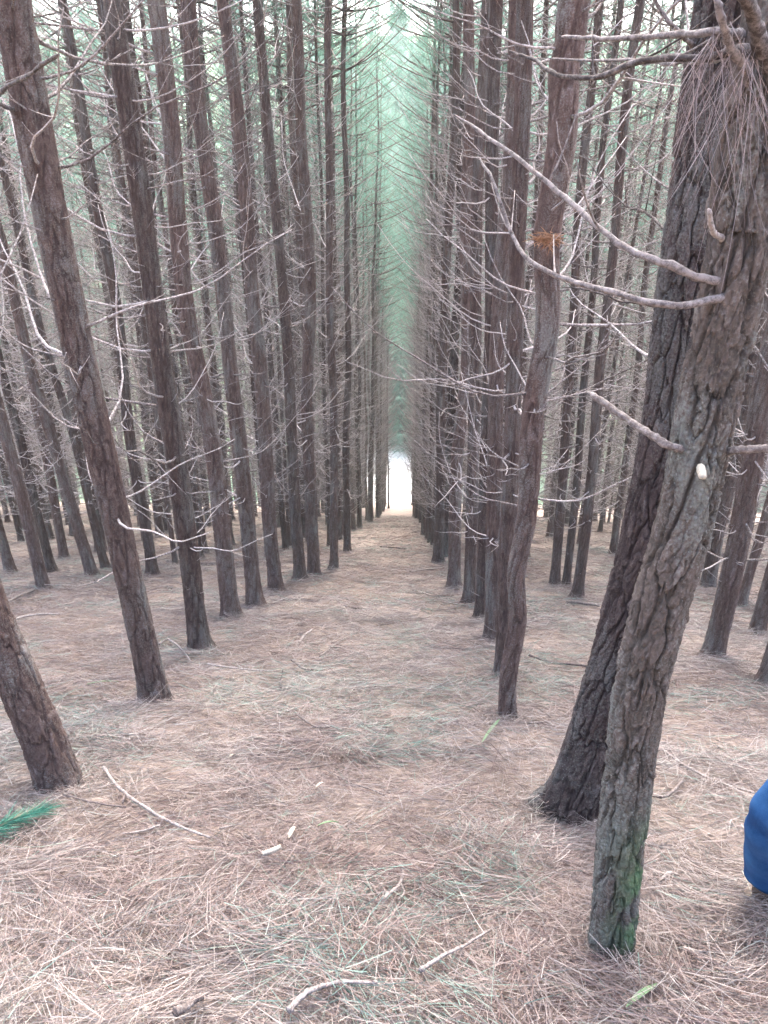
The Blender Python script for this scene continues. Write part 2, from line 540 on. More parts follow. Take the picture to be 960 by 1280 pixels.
def dead_branch(r, length, thick, droop, twigs=3, sides=6, seg=10):
    """a bare dead branch along +X that sags a little and then turns up"""
    s = Soup()
    t = np.linspace(0, 1, seg)
    ph, ph2 = r.random(2) * 6.28
    y = length * (0.10 * np.sin(t * 2.2 + ph) - 0.10 * math.sin(ph) + 0.02 * np.sin(t * 9 + ph2) - 0.02 * math.sin(ph2))
    zz = length * (droop[0] * t + droop[1] * t ** 2 + 0.015 * np.sin(t * 11 + ph))
    P = np.stack([length * t * 0.95, y, zz], -1)
    R = thick * (1 - 0.72 * t ** 0.8)
    s.add(*tube(P, R, sides, 0.25, r))
    for _ in range(twigs):
        k = r.uniform(0.3, 0.9)
        i0 = int(k * (seg - 1))
        l = length * r.uniform(0.18, 0.45) * (1.1 - k)
        dirv = np.array([r.uniform(0.4, 1), r.uniform(-0.9, 0.9), r.uniform(-0.2, 0.9)])
        dirv /= np.linalg.norm(dirv)
        tt = np.linspace(0, 1, 5)[:, None]
        Pt = P[i0] + dirv * l * tt + np.array([0, 0, 1]) * l * r.uniform(0, 0.35) * tt ** 2
        s.add(*tube(Pt, R[i0] * 0.6 * (1 - 0.65 * tt[:, 0]), 4, 0.2, r))
    return s
BR_R = np.random.default_rng(77)
BRANCHES = []
for k in range(18):
    ln = [0.35, 0.6, 0.9, 1.1, 1.3, 1.5][k % 6]
    BRANCHES.append((ln, dead_branch(BR_R, ln * BR_R.uniform(0.85, 1.15), 0.005 + 0.0032 * ln, (BR_R.uniform(-0.3, 0.3), BR_R.uniform(0.15, 0.75)), int(BR_R.integers(1, 6)))))
BR_MESH = [b.mesh('dead_branch', [M_TWIG]) for _, b in BRANCHES]

def branch_slots(r, lo, hi, p, n_mean=4.6, gap=(0.24, 0.46)):
    """whorls of dead branches: (position, azimuth, roll, which branch, scale)"""
    z = lo
    while z < hi:
        az0 = r.random() * 6.28
        n = int(np.clip(r.normal(n_mean, 1.0), 2, 6))
        for k in range(n):
            zz = z + r.normal(0, 0.05)
            q = np.array([np.interp(zz, p[:, 2], p[:, 0]), np.interp(zz, p[:, 2], p[:, 1]), zz])
            short = r.random() < (0.5 if zz < 2.2 else 0.18)
            w = r.choice([0, 1, 6, 7, 12, 13]) if short else r.integers(0, 18)
            yield q, az0 + k * 6.28 / n + r.normal(0, 0.25), r.normal(0, 0.35), int(w), r.uniform(0.75, 1.25)
        z += r.uniform(*gap)
def slot_matrix(q, az, roll, sc_):
    return Matrix.Translation(q) @ Matrix.Rotation(az, 4, 'Z') @ Matrix.Rotation(roll, 4, 'X') @ Matrix.Scale(sc_, 4)
TANGLES = []
for k in range(5):                              # all dead branches of a far tree in one part
    r = np.random.default_rng(300 + k)
    s = Soup()
    for q, az, roll, wch, scl in branch_slots(r, 0.9, 9.8, PATHS[k][0], 5.6, (0.11, 0.22)):
        V, Q, A, Mx = BRANCHES[wch][1].arrays()
        Mt = np.array(slot_matrix(q, az, roll, scl * 1.1))
        s.add(V @ Mt[:3, :3].T + Mt[:3, 3], Q)
    TANGLES.append(s.mesh('dead_branch', [M_TWIG]))

def crown_soup(seed, z0=7.6, z1=H_TREE + 0.4, spread=1.9, whorl=0.5, per=4, tufts=8, needles=11, wid=0.006, nlen=0.2, wood=True):
    r = np.random.default_rng(seed)
    s = Soup()
    z = z0
    P0, D, tn = [], [], []
    while z < z1:
        k = (z - z0) / (z1 - z0)
        ln = spread * (1 - k) ** 0.75 * r.uniform(0.75, 1.15) + 0.18
        az0 = r.random() * 6.28
        for b in range(per):
            if r.random() < 0.12:
                continue
            az = az0 + b * 6.28 / per + r.normal(0, 0.2)
            l = ln * r.uniform(0.65, 1.15)
            up = 0.25 + 0.5 * k + r.normal(0, 0.1)
            t = np.linspace(0, 1, 6)
            cz = z + l * (up * t * 0.6 + 0.3 * t ** 2)
            P = np.stack([l * t * math.cos(az), l * t * math.sin(az), cz], -1)
            P[:, :2] += (r.normal(0, 0.03, (6, 2)) * t[:, None])
            if wood:
                s.add(*tube(P, 0.014 * (1 - 0.75 * t) * (0.6 + 0.4 * l), 4, 0, r), m=1)
            for _ in range(tufts):
                tt = r.uniform(0.3, 1.0)
                c = np.array([np.interp(tt, t, P[:, j]) for j in range(3)]) + r.normal(0, 0.09, 3)
                ax = np.array([math.cos(az), math.sin(az), 0.5]) + r.normal(0, 0.55, 3)
                ax /= np.linalg.norm(ax)
                dd = ax * 0.55 + r.normal(0, 0.62, (needles, 3))
                dd /= np.linalg.norm(dd, axis=1, keepdims=True)
                P0.append(np.repeat(c[None], needles, 0) + r.normal(0, 0.02, (needles, 3)))
                D.append(dd)
                tn.append(np.clip(np.full(needles, r.random()) * 0.6 + r.random(needles) * 0.4, 0, 1))
        z += whorl * r.uniform(0.7, 1.2)
    P0, D, tn = np.concatenate(P0), np.concatenate(D), np.concatenate(tn)
    n = len(P0)
    V, Q = strips(P0, D, r.uniform(0.7, 1.2, n) * nlen, r.uniform(0.7, 1.3, n) * wid, r.normal(0, 0.15, n), -0.25, 1, r)
    s.add(V, Q, np.repeat(tn, 4))
    return s
CROWNS = [crown_soup(400 + k, z0=9.2 + 0.6 * k).mesh('crown', [M_GREEN, M_LIVE]) for k in range(4)]

# ---------------------------------------------------------------- where the pines stand
ALL = []                                        # (x, y)
def far_enough(x, y, d):
    return all((x - a) ** 2 + (y - b) ** 2 > d * d for a, b in ALL)
def measured(bx, by, tx, ty, wpx):
    """base pixel, a higher pixel on the same trunk, base width in pixels -> base, axis direction, radius"""
    b = on_ground(bx, by)
    t = on_plane(tx, ty, b.y)
    depth = (b - Vector((0, 0, EYE))).dot(cR @ Vector((0, 0, -1)))
    return b, (t - b).normalized(), wpx * depth / F / 2

TREES = []
def place_tree(b, axis_dir, rad, near, label, group, variant=None, crown=None):
    r = np.random.default_rng(int(abs(b.x * 917 + b.y * 7919) * 10) % 1000003)
    k = int(r.integers(N_VAR)) if variant is None else variant
    t = thing('pine_tree', label, 'tree', b, group)
    q = axis_dir.to_track_quat('Z', 'Y')
    t.rotation_mode = 'QUATERNION'
    t.rotation_quaternion = q @ Quaternion((0, 0, 1), r.random() * 6.283)
    s = rad / 0.12
    hs = r.uniform(0.94, 1.08)
    tr = link('trunk', TRUNKS[k], t)
    tr.scale = (s, s, 1)
    cr = link('crown', CROWNS[int(r.integers(4))], t)
    cr.rotation_euler = (0, 0, r.random() * 6.28)
    cr.scale = (1, 1, hs)
    if near:
        lo = r.uniform(1.0, 1.7)
        p = PATHS[k][0] * np.array([s, s, 1])
        top = 4.2 + 0.62 * b.y
        spin = 2 * math.atan2(t.rotation_quaternion.z, t.rotation_quaternion.w)
        for q_ in (r.uniform(0.3, 2.2) for _ in range(7)):                  # snapped stubs low on the trunk
            o = bpy.data.objects.new('branch_stub', BR_MESH[int(r.choice([0, 6, 12]))])
            COL.objects.link(o)
            o.parent = t
            o.matrix_local = slot_matrix((np.interp(q_, p[:, 2], p[:, 0]), np.interp(q_, p[:, 2], p[:, 1]), q_), r.random() * 6.28, 0, r.uniform(0.35, 0.7))
        for q_, az, roll, wch, scl in branch_slots(r, lo, min(8.4, top), p, 5.8):
            into = math.cos(az + spin) * (1 if b.x < -0.4 else -1)
            if -3 < b.x < 1.6 and into > 0.2:
                scl *= 0.72
            o = bpy.data.objects.new('dead_branch', BR_MESH[wch])
            COL.objects.link(o)
            o.parent = t
            o.matrix_local = slot_matrix(q_, az, roll, scl)
    else:
        o = link('dead_branch', TANGLES[k % 5], t)
        if -3.0 < b.x < 1.6:
            o.scale = (0.62, 0.62, 1)
        o.rotation_euler = (0, 0, r.random() * 6.28)
        o['kind'] = 'stuff'
    ALL.append((b.x, b.y))
    return t

# --- the four large pines nearest the camera, each with its own trunk
def hero(px_path, wpx, seed, nu, amp, label, moss=None, flare=0.25, step=0.006, cell=(0.05, 0.12), top_lean=(0, 0), bark=None):
    b = on_ground(*px_path[0])
    fwd = cR @ Vector((0, 0, -1))
    pts, rad = [], []
    for (px, py), wp in zip(px_path, wpx):
        p = b if not pts else on_plane(px, py, b.y)
        pts.append(p - b)
        rad.append(0.9 * wp * (p - Vector((0, 0, EYE))).dot(fwd) / F / 2)
    d = (pts[1] - pts[0]).normalized()
    pts.insert(0, -d * 0.3)
    rad.insert(0, rad[0])
    last, r_last = pts[-1], rad[-1]
    for k in range(1, 8):
        dz = (H_TREE - last.z) * k / 7
        pts.append(Vector((last.x + top_lean[0] * dz, last.y + top_lean[1] * dz, last.z + dz)))
        rad.append(r_last * (1 - 0.9 * k / 7))
    t = thing('pine_tree', label, 'tree', b, 'pines standing in the plantation rows')
    link('trunk', trunk_mesh('trunk', pts, rad, nu, seed, amp, last.z + 0.8, step, 0.3, moss, flare, cell, bark), t)
    c = link('crown', CROWNS[seed % 4], t)
    c.location = (pts[-1].x * 0.8, pts[-1].y * 0.8, 0)
    ALL.append((b.x, b.y))
    return t, b, np.array([tuple(p) for p in pts]), np.array(rad)

A, bA, pA, rA = hero([(764, 1186), (774, 1060), (796, 895), (823, 770), (858, 645), (882, 520), (927, 300), (955, 100)], [55, 62, 64, 70, 73, 77, 80, 84],
                     21, 230, 0.012, 'nearest pine with flaking bark, green moss at its foot and long bare branches', (0.9, 0.02, 0.75, 0.85), 0.12, 0.005, bark=M_BARK_PALE)
B, bB, pB, rB = hero([(716, 1018), (745, 917), (785, 770), (813, 645), (838, 520), (855, 375), (878, 215), (898, 60)], [74, 70, 68, 68, 68, 70, 72, 74],
                     22, 210, 0.014, 'thick deep-furrowed pine right behind the mossy nearest pine', None, 0.3, 0.006, bark=M_BARK_DARK)
Cc, bC, pC, rC = hero([(77, 978), (49, 910), (22, 850), (-16, 760), (-66, 620), (-160, 330)], [55, 53, 53, 53, 55, 57],
                      23, 140, 0.010, 'pine cut off by the left picture edge, beside the fresh green sprig', None, 0.15, 0.008)
Dd, bD, pD, rD = hero([(195, 882), (176, 790), (132, 590), (88, 390), (52, 210), (14, 0)], [38, 35, 38, 42, 46, 50],
                      24, 110, 0.010, 'stout leaning pine between the dark litter hollow and the left edge pine', None, 0.15, 0.01)
Ee, bE, pE, rE = hero([(634, 900), (636, 845), (647, 775), (646, 715), (659, 640), (666, 520), (684, 410), (684, 300), (702, 180), (706, 80), (717, 0)], [21, 22, 24, 24, 26, 29, 31, 34, 37, 40, 42],
                      25, 100, 0.008, 'thin crooked pine with an orange tuft at a branch node, right of the aisle', None, 0.1, 0.012)

def add_branch(tree, base, pts, r0, r1, seed, sides=8, twigs=0, wood=None):
    """a branch of a large pine through the given world points"""
    r = np.random.default_rng(seed)
    P = spline([Vector(p) - base for p in pts], 36)
    r0, r1 = r0 * 0.74, r1 * 0.66
    P[2:] += np.cumsum(r.normal(0, 0.0022, (34, 3)), axis=0) * min(1, float(np.linalg.norm(P[-1] - P[0])) / 0.8)
    s = Soup()
    R = np.linspace(r0, r1, 36) * (0.92 + 0.06 * np.sin(np.arange(36) * 1.9 + seed) + 0.1 * r.random(36))
    R[:5] *= np.array([1.9, 1.6, 1.35, 1.15, 1.05])          # collar at the trunk
    R[-2:] *= np.array([0.8, 0.45])
    s.add(*tube(P, R, sides, 0.34, r))
    for k in range(twigs):
        i0 = int(r.integers(10, 33))
        d = r.normal(0, 1, 3)
        d[2] = abs(d[2]) * 0.6
        d /= np.linalg.norm(d)
        t = np.linspace(0, 1, 6)[:, None]
        s.add(*tube(P[i0] + d * r.uniform(0.06, 0.22) * t + np.array([0, 0, 0.06]) * t ** 2, R[i0] * 0.55 * (1 - 0.6 * t[:, 0]), 5, 0.2, r))
    return link('dead_branch', s.mesh('dead_branch', [wood or M_LIMB]), tree)
def pp(lst, y):
    return [on_plane(px, py, y + dy) for px, py, dy in lst]
ya, yb = bA.y, bB.y
add_branch(A, bA, pp([(932, 366, 0), (896, 376, -.06), (838, 384, -.1), (770, 368, -.05), (715, 352, .05), (665, 328, .12), (640, 285, .2), (618, 225, .25), (600, 190, .3)], ya), .0125, .0045, 1, 8, 3)
add_branch(A, bA, pp([(935, 352, 0), (893, 352, -.05), (845, 336, -.05), (790, 316, 0), (735, 276, .1), (685, 232, .2), (632, 190, .3), (580, 152, .4)], ya), .0135, .005, 2, 8, 2)
add_branch(A, bA, pp([(935, 64, 0), (912, 62, -.12), (870, 72, -.1), (800, 78, 0), (745, 100, .1), (700, 92, .2), (668, 74, .3), (640, 62, .35)], ya), .0115, .005, 3, 8, 2)
add_branch(A, bA, pp([(930, 46, 0), (895, 40, -.1), (830, 42, .0), (760, 45, .12), (702, 42, .25)], ya), .0105, .006, 4)
add_branch(A, bA, pp([(925, 70, 0), (905, 68, -.05), (850, 70, .2), (795, 68, .4), (700, 60, .7)], ya), .010, .004, 5, 8, 3)
add_branch(A, bA, pp([(975, 115, -.05), (955, 60, -.14), (938, 20, -.2), (915, -40, -.3)], ya), .021, .014, 6)
add_branch(A, bA, pp([(940, 110, 0), (925, 70, -.12), (918, 48, -.16), (905, -10, -.2)], ya), .013, .009, 7)
add_branch(A, bA, pp([(868, 562, 0), (836, 557, -.05), (800, 534, 0), (765, 512, .05), (733, 490, .1)], ya), .0135, .011, 8, wood=M_STICK)
add_branch(A, bA, pp([(900, 566, 0), (925, 563, -.08), (962, 560, -.1), (1010, 552, -.1)], ya), .0135, .011, 9, wood=M_STICK)
add_branch(A, bA, pp([(880, 586, -.02), (876, 584, -.12), (880, 592, -.18)], ya), .0125, .0115, 10, wood=M_CHIP)
add_branch(A, bA, pp([(905, 300, -.02), (892, 288, -.1), (884, 262, -.13)], ya), .009, .007, 11, wood=M_STICK)
add_branch(B, bB, pp([(850, 372, 0), (818, 376, 0), (780, 376, .1), (735, 362, .2), (700, 356, .3)], yb), .009, .004, 12, 6, 2)
add_branch(B, bB, pp([(868, 60, 0), (845, 40, -.1), (820, 10, -.1), (800, -40, -.1)], yb), .010, .007, 13)
add_branch(B, bB, pp([(870, 200, 0), (905, 215, .1), (960, 160, .2), (1010, 130, .3)], yb), .010, .005, 14, 6, 2)
add_branch(B, bB, pp([(850, 300, 0), (800, 262, .25), (770, 250, .5), (720, 190, .8)], yb), .008, .003, 15, 6, 4)
# big pale broken branch entering at the left
add_branch(Dd, bD, pp([(20, 140, -.02), (-6, 122, -.4), (28, 92, -.75), (66, 66, -.95)], bD.y), .013, .0105, 16)

def hero_whorls(tree, p, seed, lo, hi, n=3.6, keep=lambda z, az: True):
    r = np.random.default_rng(seed)
    for q_, az, roll, wch, scl in branch_slots(r, lo, hi, p, n):
        if not keep(q_[2], az):
            continue
        o = bpy.data.objects.new('dead_branch', BR_MESH[wch])
        COL.objects.link(o)
        o.parent = tree
        o.matrix_local = slot_matrix(q_, az, roll, scl)
hero_whorls(Cc, pC, 31, 1.6, 4.0)
hero_whorls(Dd, pD, 32, 1.5, 6.0, 3.6)
hero_whorls(Ee, pE, 33, 1.5, 6.0, 3.2)
hero_whorls(B, pB, 34, 1.9, 4.5, 2.6, lambda z, az: math.sin(az) > 0.6)
hero_whorls(A, pA, 35, 2.6, 5, 3.0, lambda z, az: math.sin(az) > 0.2)
# dry needles caught on the upper branches of the nearest pine
r = np.random.default_rng(51)
P0, D, Ln = [], [], []
for k in range(120):
    px, py = r.choice([(875, 72), (915, 60), (935, 70), (950, 110), (895, 45), (925, 35), (850, 76)], p=[.12, .22, .22, .16, .1, .1, .08]) + r.normal(0, 9, 2)
    P0.append(on_plane(px, py, ya - 0.13 + r.normal(0, 0.03)) - bA)
    D.append((r.normal(0, 0.5), r.normal(0, 0.25), -1))
    Ln.append(r.uniform(0.1, 0.4))
D = np.array(D)
D /= np.linalg.norm(D, axis=1, keepdims=True)
V, Q = strips(np.array([tuple(p) for p in P0]), D, np.array(Ln), np.full(120, 0.0010), r.normal(0, 0.35, 120), 0, 5, r)
o = link('dry_needle_spray', np_mesh('dry_needle_spray', V, Q, [M_DRY], True, {'tint': np.repeat(r.random(120), 12)}), A)
o['kind'] = 'stuff'
# orange tuft of dead needles at a node of the thin crooked pine
n = 260
c0 = on_plane(684, 298, bE.y - 0.10) - bE
D = r.normal(0, 1, (n, 3)) * np.array([1.2, 1, 0.5]) + np.array([0, 0, -0.35])
D /= np.linalg.norm(D, axis=1, keepdims=True)
V, Q = strips(np.tile(np.array(c0), (n, 1)) + r.normal(0, 1, (n, 3)) * np.array([.03, .012, .012]), D, r.uniform(0.02, 0.06, n), np.full(n, 0.0045), r.normal(0, .4, n), 0, 3, r)
M_ORANGE = tint_material('orange_dead_tuft', [(0, (0.2, 0.09, 0.045)), (1, (0.36, 0.2, 0.11))], 0.1)
link('dead_needle_tuft', np_mesh('dead_needle_tuft', V, Q, [M_ORANGE], True, {'tint': np.repeat(r.random(n), 8)}), Ee)

G_ALL = 'pines standing in the plantation rows'
ORD = ['first', 'second', 'third', 'fourth', 'fifth', 'sixth', 'seventh', 'eighth', 'ninth', 'tenth']
for bx, by, tx, ty, wp, lab in [
    (250, 811, 145, 0, 33, 'slim straight pine at the aisle edge just beyond the stout leaning pine'),
    (290, 775, 195, 0, 29, 'third dark trunk along the left aisle edge after the stout leaning pine'),
    (319, 757, 240, 0, 26, 'fourth trunk of the left aisle edge, between two close pines'),
    (345, 739, 284, 0, 24, 'fifth trunk of the left aisle edge, before the trunks merge into a wall'),
    (376, 725, 325, 0, 19, 'first trunk of the tight overlapping bunch on the left aisle edge'),
    (393, 721, 371, 0, 21, 'thickest reddish trunk of the tight bunch on the left aisle edge'),
    (418, 711, 410, 0, 14, 'thin last trunk of the tight bunch on the left aisle edge'),
    (434, 690, 432, 0, 12, 'very slender pine just past the tight bunch on the left aisle edge'),
    (628, 846, 655, 0, 26, 'pine almost hidden behind the thin crooked pine with the orange tuft'),
    (615, 803, 637, 0, 25, 'third trunk behind the thin crooked pine on the right aisle edge'),
    (602, 776, 622, 0, 22, 'fourth trunk behind the thin crooked pine on the right aisle edge'),
    (586, 754, 608, 0, 20, 'fifth trunk behind the thin crooked pine on the right aisle edge'),
    (567, 735, 592, 0, 21, 'sixth trunk behind the thin crooked pine on the right aisle edge'),
    (547, 704, 570, 0, 16, 'seventh trunk behind the thin crooked pine on the right aisle edge'),
    (192, 718, 80, 0, 18, 'upright second-row pine framed between the stout leaning pine and slim one'),
    (55, 736, -18, 430, 20, 'second-row pine with its foot at the left end of the litter'),
    (116, 720, 32, 430, 19, 'twin of two close second-row pines left of the stout leaning pine'),
    (132, 712, 60, 430, 14, 'thinner hind one of two close second-row pines left of the leaning pine'),
    (66, 716, 5, 480, 15, 'third-row pine peeping out behind the far left second-row pine'),
    (14, 716, -40, 540, 17, 'short visible butt of a pine at the far left edge'),
    (891, 822, 965, 480, 34, 'dark bare second-row pine right of the mossy nearest pine'),
    (944, 794, 990, 620, 24, 'pine leaning against the right picture edge behind the dark second-row pine'),
    (958, 855, 1030, 600, 30, 'pine foot half cut off by the right picture edge'),
    (925, 756, 960, 640, 16, 'narrow pine seen just right of the dark second-row pine'),
    (722, 747, 800, 0, 17, 'foremost of three slender pines left of the thick furrowed pine'),
    (708, 734, 768, 60, 13, 'middle and thinnest of three slender pines left of the furrowed pine'),
    (693, 731, 742, 60, 16, 'left one of three slender pines beside the thick furrowed pine'),
]:
    b, ax, rad = measured(bx, by, tx, ty, wp)
    place_tree(b, ax, rad * 0.71, True, lab, G_ALL)

# --- the plantation grid behind them
half = 480 / F
cand = []
for xr in [-1.8 - 2.45 * k for k in range(8)] + [-2.7] + [0.74, 2.45] + [4.6 + 2.3 * k for k in range(6)]:
    r = np.random.default_rng(int(abs(xr) * 100) + 9)
    y = 2.6 + r.random() * 1.3 if xr != -2.7 else 13.2
    while y < Y_END - 0.3:
        jit = 0.10 if xr in (-1.8, 0.74) else 0.16
        x, yy = xr + r.normal(0, jit) * min(1.0, 0.35 + y / 30), y + r.normal(0, 0.15)
        if xr == -1.8:
            x += 0.5 * float(sstep(14, 40, yy))
        c = x + yy * math.tan(YAW)
        depth = yy * math.cos(PITCH) + 0.25 * EYE + SLOPE * yy * math.sin(PITCH)
        if abs(c) - 1.6 < half * depth * 1.02 and far_enough(x, yy, 0.85):
            first = xr in (-1.8, 0.74)
            if not (first and yy < (13.5 if xr < 0 else 14.0)) and not (yy < 4.2 and abs(x) < 2.6) and not (xr == 2.45 and yy < 9.2) and not (xr == -4.25 and yy < 11.5):
                cand.append((x, yy, xr))
                ALL.append((x, yy))
        y += r.uniform(0.95, 1.3) if xr in (-1.8, -2.7) else r.uniform(1.2, 1.6)
cand.sort(key=lambda c: c[1] - (14 if c[2] in (-1.8, 0.74, -2.7) else 0))
ONE = 300 - 5 - 27
ind, rest = cand[:ONE], cand[ONE:]
rowname = {-2.7: ('left', 0)}
for k, xr in enumerate([-1.8 - 2.45 * k for k in range(13)]):
    rowname[xr] = ('left', k)
for k, xr in enumerate([0.74, 2.45] + [4.6 + 2.3 * k for k in range(12)]):
    rowname[xr] = ('right', k)
for x, y, xr in ind:
    side, k = rowname[xr]
    r = np.random.default_rng(int(abs(x * 991 + y * 883) * 10) % 99991)
    if k == 0:
        lab = 'pine merging into the distant wall of trunks lining the %s aisle edge' % side
        grp = 'pines lining the far %s aisle edge' % side
    else:
        which = 'near' if y < 12 else 'middle' if y < 22 else 'deep'
        lab = '%s grey-brown pine in the %s row of trunks %s of the aisle' % ({'near': 'nearby', 'middle': 'mid-distance', 'deep': 'distant'}[which], (ORD[k] if k < 10 else 'outermost'), side)
        grp = '%s pines in the %s row %s of the aisle' % (which, (ORD[k] if k < 10 else 'outermost'), side)
    ax = Vector((r.normal(0, 0.012), r.normal(0, 0.012), 1)).normalized()
    place_tree(Vector((x, y, hz(x, y) - 0.02)), ax, float(np.clip(r.normal(0.078, 0.018), 0.045, 0.115)), y < 9.5, lab, grp)

# --- everything farther: one mass
LOW = [crown_soup(500 + k, per=4, tufts=4, needles=7, wid=0.010, nlen=0.26, wood=False, z0=8.4) for k in range(3)]
LOW_A = [c.arrays() for c in LOW]
def far_mass(name, trees, low_arrays, lo_scale=None):
    s = Soup()
    for x, y, rad, hs, fs in trees:
        r = np.random.default_rng(int(abs(x * 77 + y * 131) * 10) % 99991)
        z = hz(x, y)
        zz = np.linspace(-0.4, 17.5 * hs, 9)
        s.add(*tube(np.stack([x + 0.04 * np.sin(zz + x), np.full(9, y), z + zz], -1), rad * np.clip(1 - zz / (19 * hs), .1, 1.05), 9, 0.12, r), a=0, m=1)
        V, Q, A_, M_ = low_arrays[int(r.integers(len(low_arrays)))]
        a = r.random() * 6.28
        Rz = np.array([[math.cos(a), -math.sin(a), 0], [math.sin(a), math.cos(a), 0], [0, 0, 1]])
        s.add(V * np.array([fs, fs, hs]) @ Rz.T + np.array([x, y, z]), Q, A_, 0)
    V, Q, A_, M_ = s.arrays()
    me = np_mesh(name, V, Q, [M_GREEN, M_BARK], True, {'tint': A_, 'plate': np.full(len(V), 0.5), 'furrow': np.full(len(V), 0.3), 'moss': np.zeros(len(V))}, M_)
    o = link(name, me)
    o['kind'] = 'stuff'
    return o
r = np.random.default_rng(61)
print('PINES', len(ind), len(rest))
if rest:
    o = far_mass('far_pine_stand', [(x, y, r.uniform(0.08, 0.13), r.uniform(0.95, 1.1), 1) for x, y, _ in rest], LOW_A)
    o['label'] = 'far pines of the plantation that read as one wall of trunks'
BUSHY = [crown_soup(540 + k, z0=0.4, spread=3.0, whorl=0.6, per=6, tufts=13, needles=9, wid=0.03, nlen=0.42, wood=False).arrays() for k in range(3)]
vt = []
for k in range(150):
    y = r.uniform(69, 150)
    x = r.uniform(-0.6, 0.6) * y * (0.25 if k % 3 == 0 else 1)
    vt.append((x, y, r.uniform(0.14, 0.25), r.uniform(0.75, 1.35), r.uniform(0.9, 1.5)))
for k in range(80):                             # open wood on both flanks of the plantation
    y = r.uniform(8, 66)
    x = r.choice([-1, 1]) * (r.uniform(20, 27) + 0.35 * y * r.random())
    vt.append((x, y, r.uniform(0.1, 0.2), r.uniform(0.5, 1.0), r.uniform(0.7, 1.2)))
for x, y, h in ((1.2, 61.5, .45), (-2.2, 62.5, .5), (-0.4, 64, .6), (3.5, 62, .55), (1.5, 72, 1.0), (-3, 75, 1.3), (5, 78, 1.4), (0.5, 84, 1.5), (3.5, 90, 1.6), (-1.5, 96, 1.7)):
    vt.append((x, y, 0.2, h, 1.3))
o = far_mass('valley_forest', vt, BUSHY)
o['label'] = 'green wood beyond the bright clearing at the foot of the slope'

# ---------------------------------------------------------------- needle litter
def litter(name, n, sample, lmin, lmax, wmin, wmax, lift, seg, seed):
    r = np.random.default_rng(seed)
    x, y = sample(r, n)
    dn = GN.fbm(x * 1.7 + 5, y * 1.7 + 80)
    keep = r.random(n) < sstep(0.25, 0.55, dn) * 0.6 + 0.42
    x, y, dn = x[keep], y[keep], dn[keep]
    n = len(x)
    flow = GN.fbm(x * 1.4 + 3, y * 1.4 + 13, None, 2) * 14
    az = np.where(r.random(n) < 0.55, flow + r.normal(0, 0.5, n), r.random(n) * 6.28)
    clump = GN.fbm(x * 4 + 11, y * 4 + 51, None, 2)
    tilt = r.normal(0.0, 0.16, n) + 0.30 * (r.random(n) < 0.12)
    D = np.stack([np.cos(az) * np.cos(tilt), np.sin(az) * np.cos(tilt), np.sin(tilt)], -1)
    D[:, 2] += -SLOPE * D[:, 1]
    D /= np.linalg.norm(D, axis=1, keepdims=True)
    Ln = r.uniform(lmin, lmax, n)
    P0 = np.stack([x, y, height(x, y)], -1)
    P0[:, 2] += r.random(n) ** 1.5 * lift * (0.4 + 1.6 * sstep(0.35, 0.65, clump)) + 0.003
    P0 -= D * (Ln * 0.5)[:, None]
    V, Q = strips(P0, D, Ln, r.uniform(wmin, wmax, n), r.normal(0, 0.16, n), r.normal(-0.02, 0.12, n), seg, r)
    tone = GN.fbm(x * 0.9 + 71, y * 0.9 + 7, None, 3)
    tint = np.clip(0.45 + (tone - 0.5) * 0.45 + r.normal(0, 0.19, n), 0, 0.88)
    gm = sstep(0.52, 0.66, GN.fbm(x * 1.1 + 90, y * 1.1 + 33, None, 3))
    tint = np.where(r.random(n) < 0.02 + 0.22 * gm, r.uniform(0.9, 1.0, n), tint)
    return V, Q, np.repeat(tint, 2 * (seg + 1))
def wedge(y0, y1, pad, p=1.0):
    def f(r, n):
        y = y0 + (y1 - y0) * r.random(n) ** p
        return (r.random(n) * 2 - 1) * (0.62 * y + pad) + 0.0, y
    return f
s = Soup()
for args in (('a', 118000, wedge(1.0, 3.4, 1.6), .10, .26, .0014, .0030, .045, 4, 71),
             ('b', 128000, wedge(3.2, 7.5, 1.8), .12, .28, .0018, .0036, .05, 3, 72),
             ('c', 120000, wedge(7.0, 16, 1.5), .14, .32, .0032, .0062, .05, 2, 73),
             ('d', 80000, wedge(15, 36, 1.5), .2, .42, .007, .013, .05, 1, 74)):
    s.add(*litter(*args))
# loose straw heaped against the feet of the nearest pines
for b, rr in [(bA, .10), (bB, .16), (bC, .14), (bD, .12), (bE, .08)] + [(Vector((x, y, 0)), .11) for x, y in ALL[5:32]]:
    rq = np.random.default_rng(int(b.y * 1000))
    n = 900 if b.y < 6 else 500
    a, d = rq.random(n) * 6.28, rr + np.abs(rq.normal(0, 0.13, n))
    x, y = b.x + d * np.cos(a), b.y + d * np.sin(a)
    az = a + math.pi / 2 + rq.normal(0, 0.7, n)
    tl = rq.normal(0.1, 0.25, n)
    D = np.stack([np.cos(az) * np.cos(tl), np.sin(az) * np.cos(tl), np.sin(tl) - SLOPE * np.sin(az)], -1)
    D /= np.linalg.norm(D, axis=1, keepdims=True)
    Ln = rq.uniform(.08, .22, n)
    P0 = np.stack([x, y, height(x, y) + rq.random(n) * 0.05 * np.exp(-(d - rr) / .12)], -1) - D * (Ln * .5)[:, None]
    V, Q = strips(P0, D, Ln, rq.uniform(.0014, .003, n), rq.normal(0, .2, n), 0, 3, rq)
    s.add(V, Q, np.repeat(np.clip(rq.normal(.45, .2, n), 0, .88), 8))
V, Q, A_, M_ = s.arrays()
o = link('needle_litter', np_mesh('needle_litter', V, Q, [M_LITTER], True, {'tint': A_}))
o['kind'] = 'stuff'
o['label'] = 'thick carpet of fallen pine needles and dry straw'

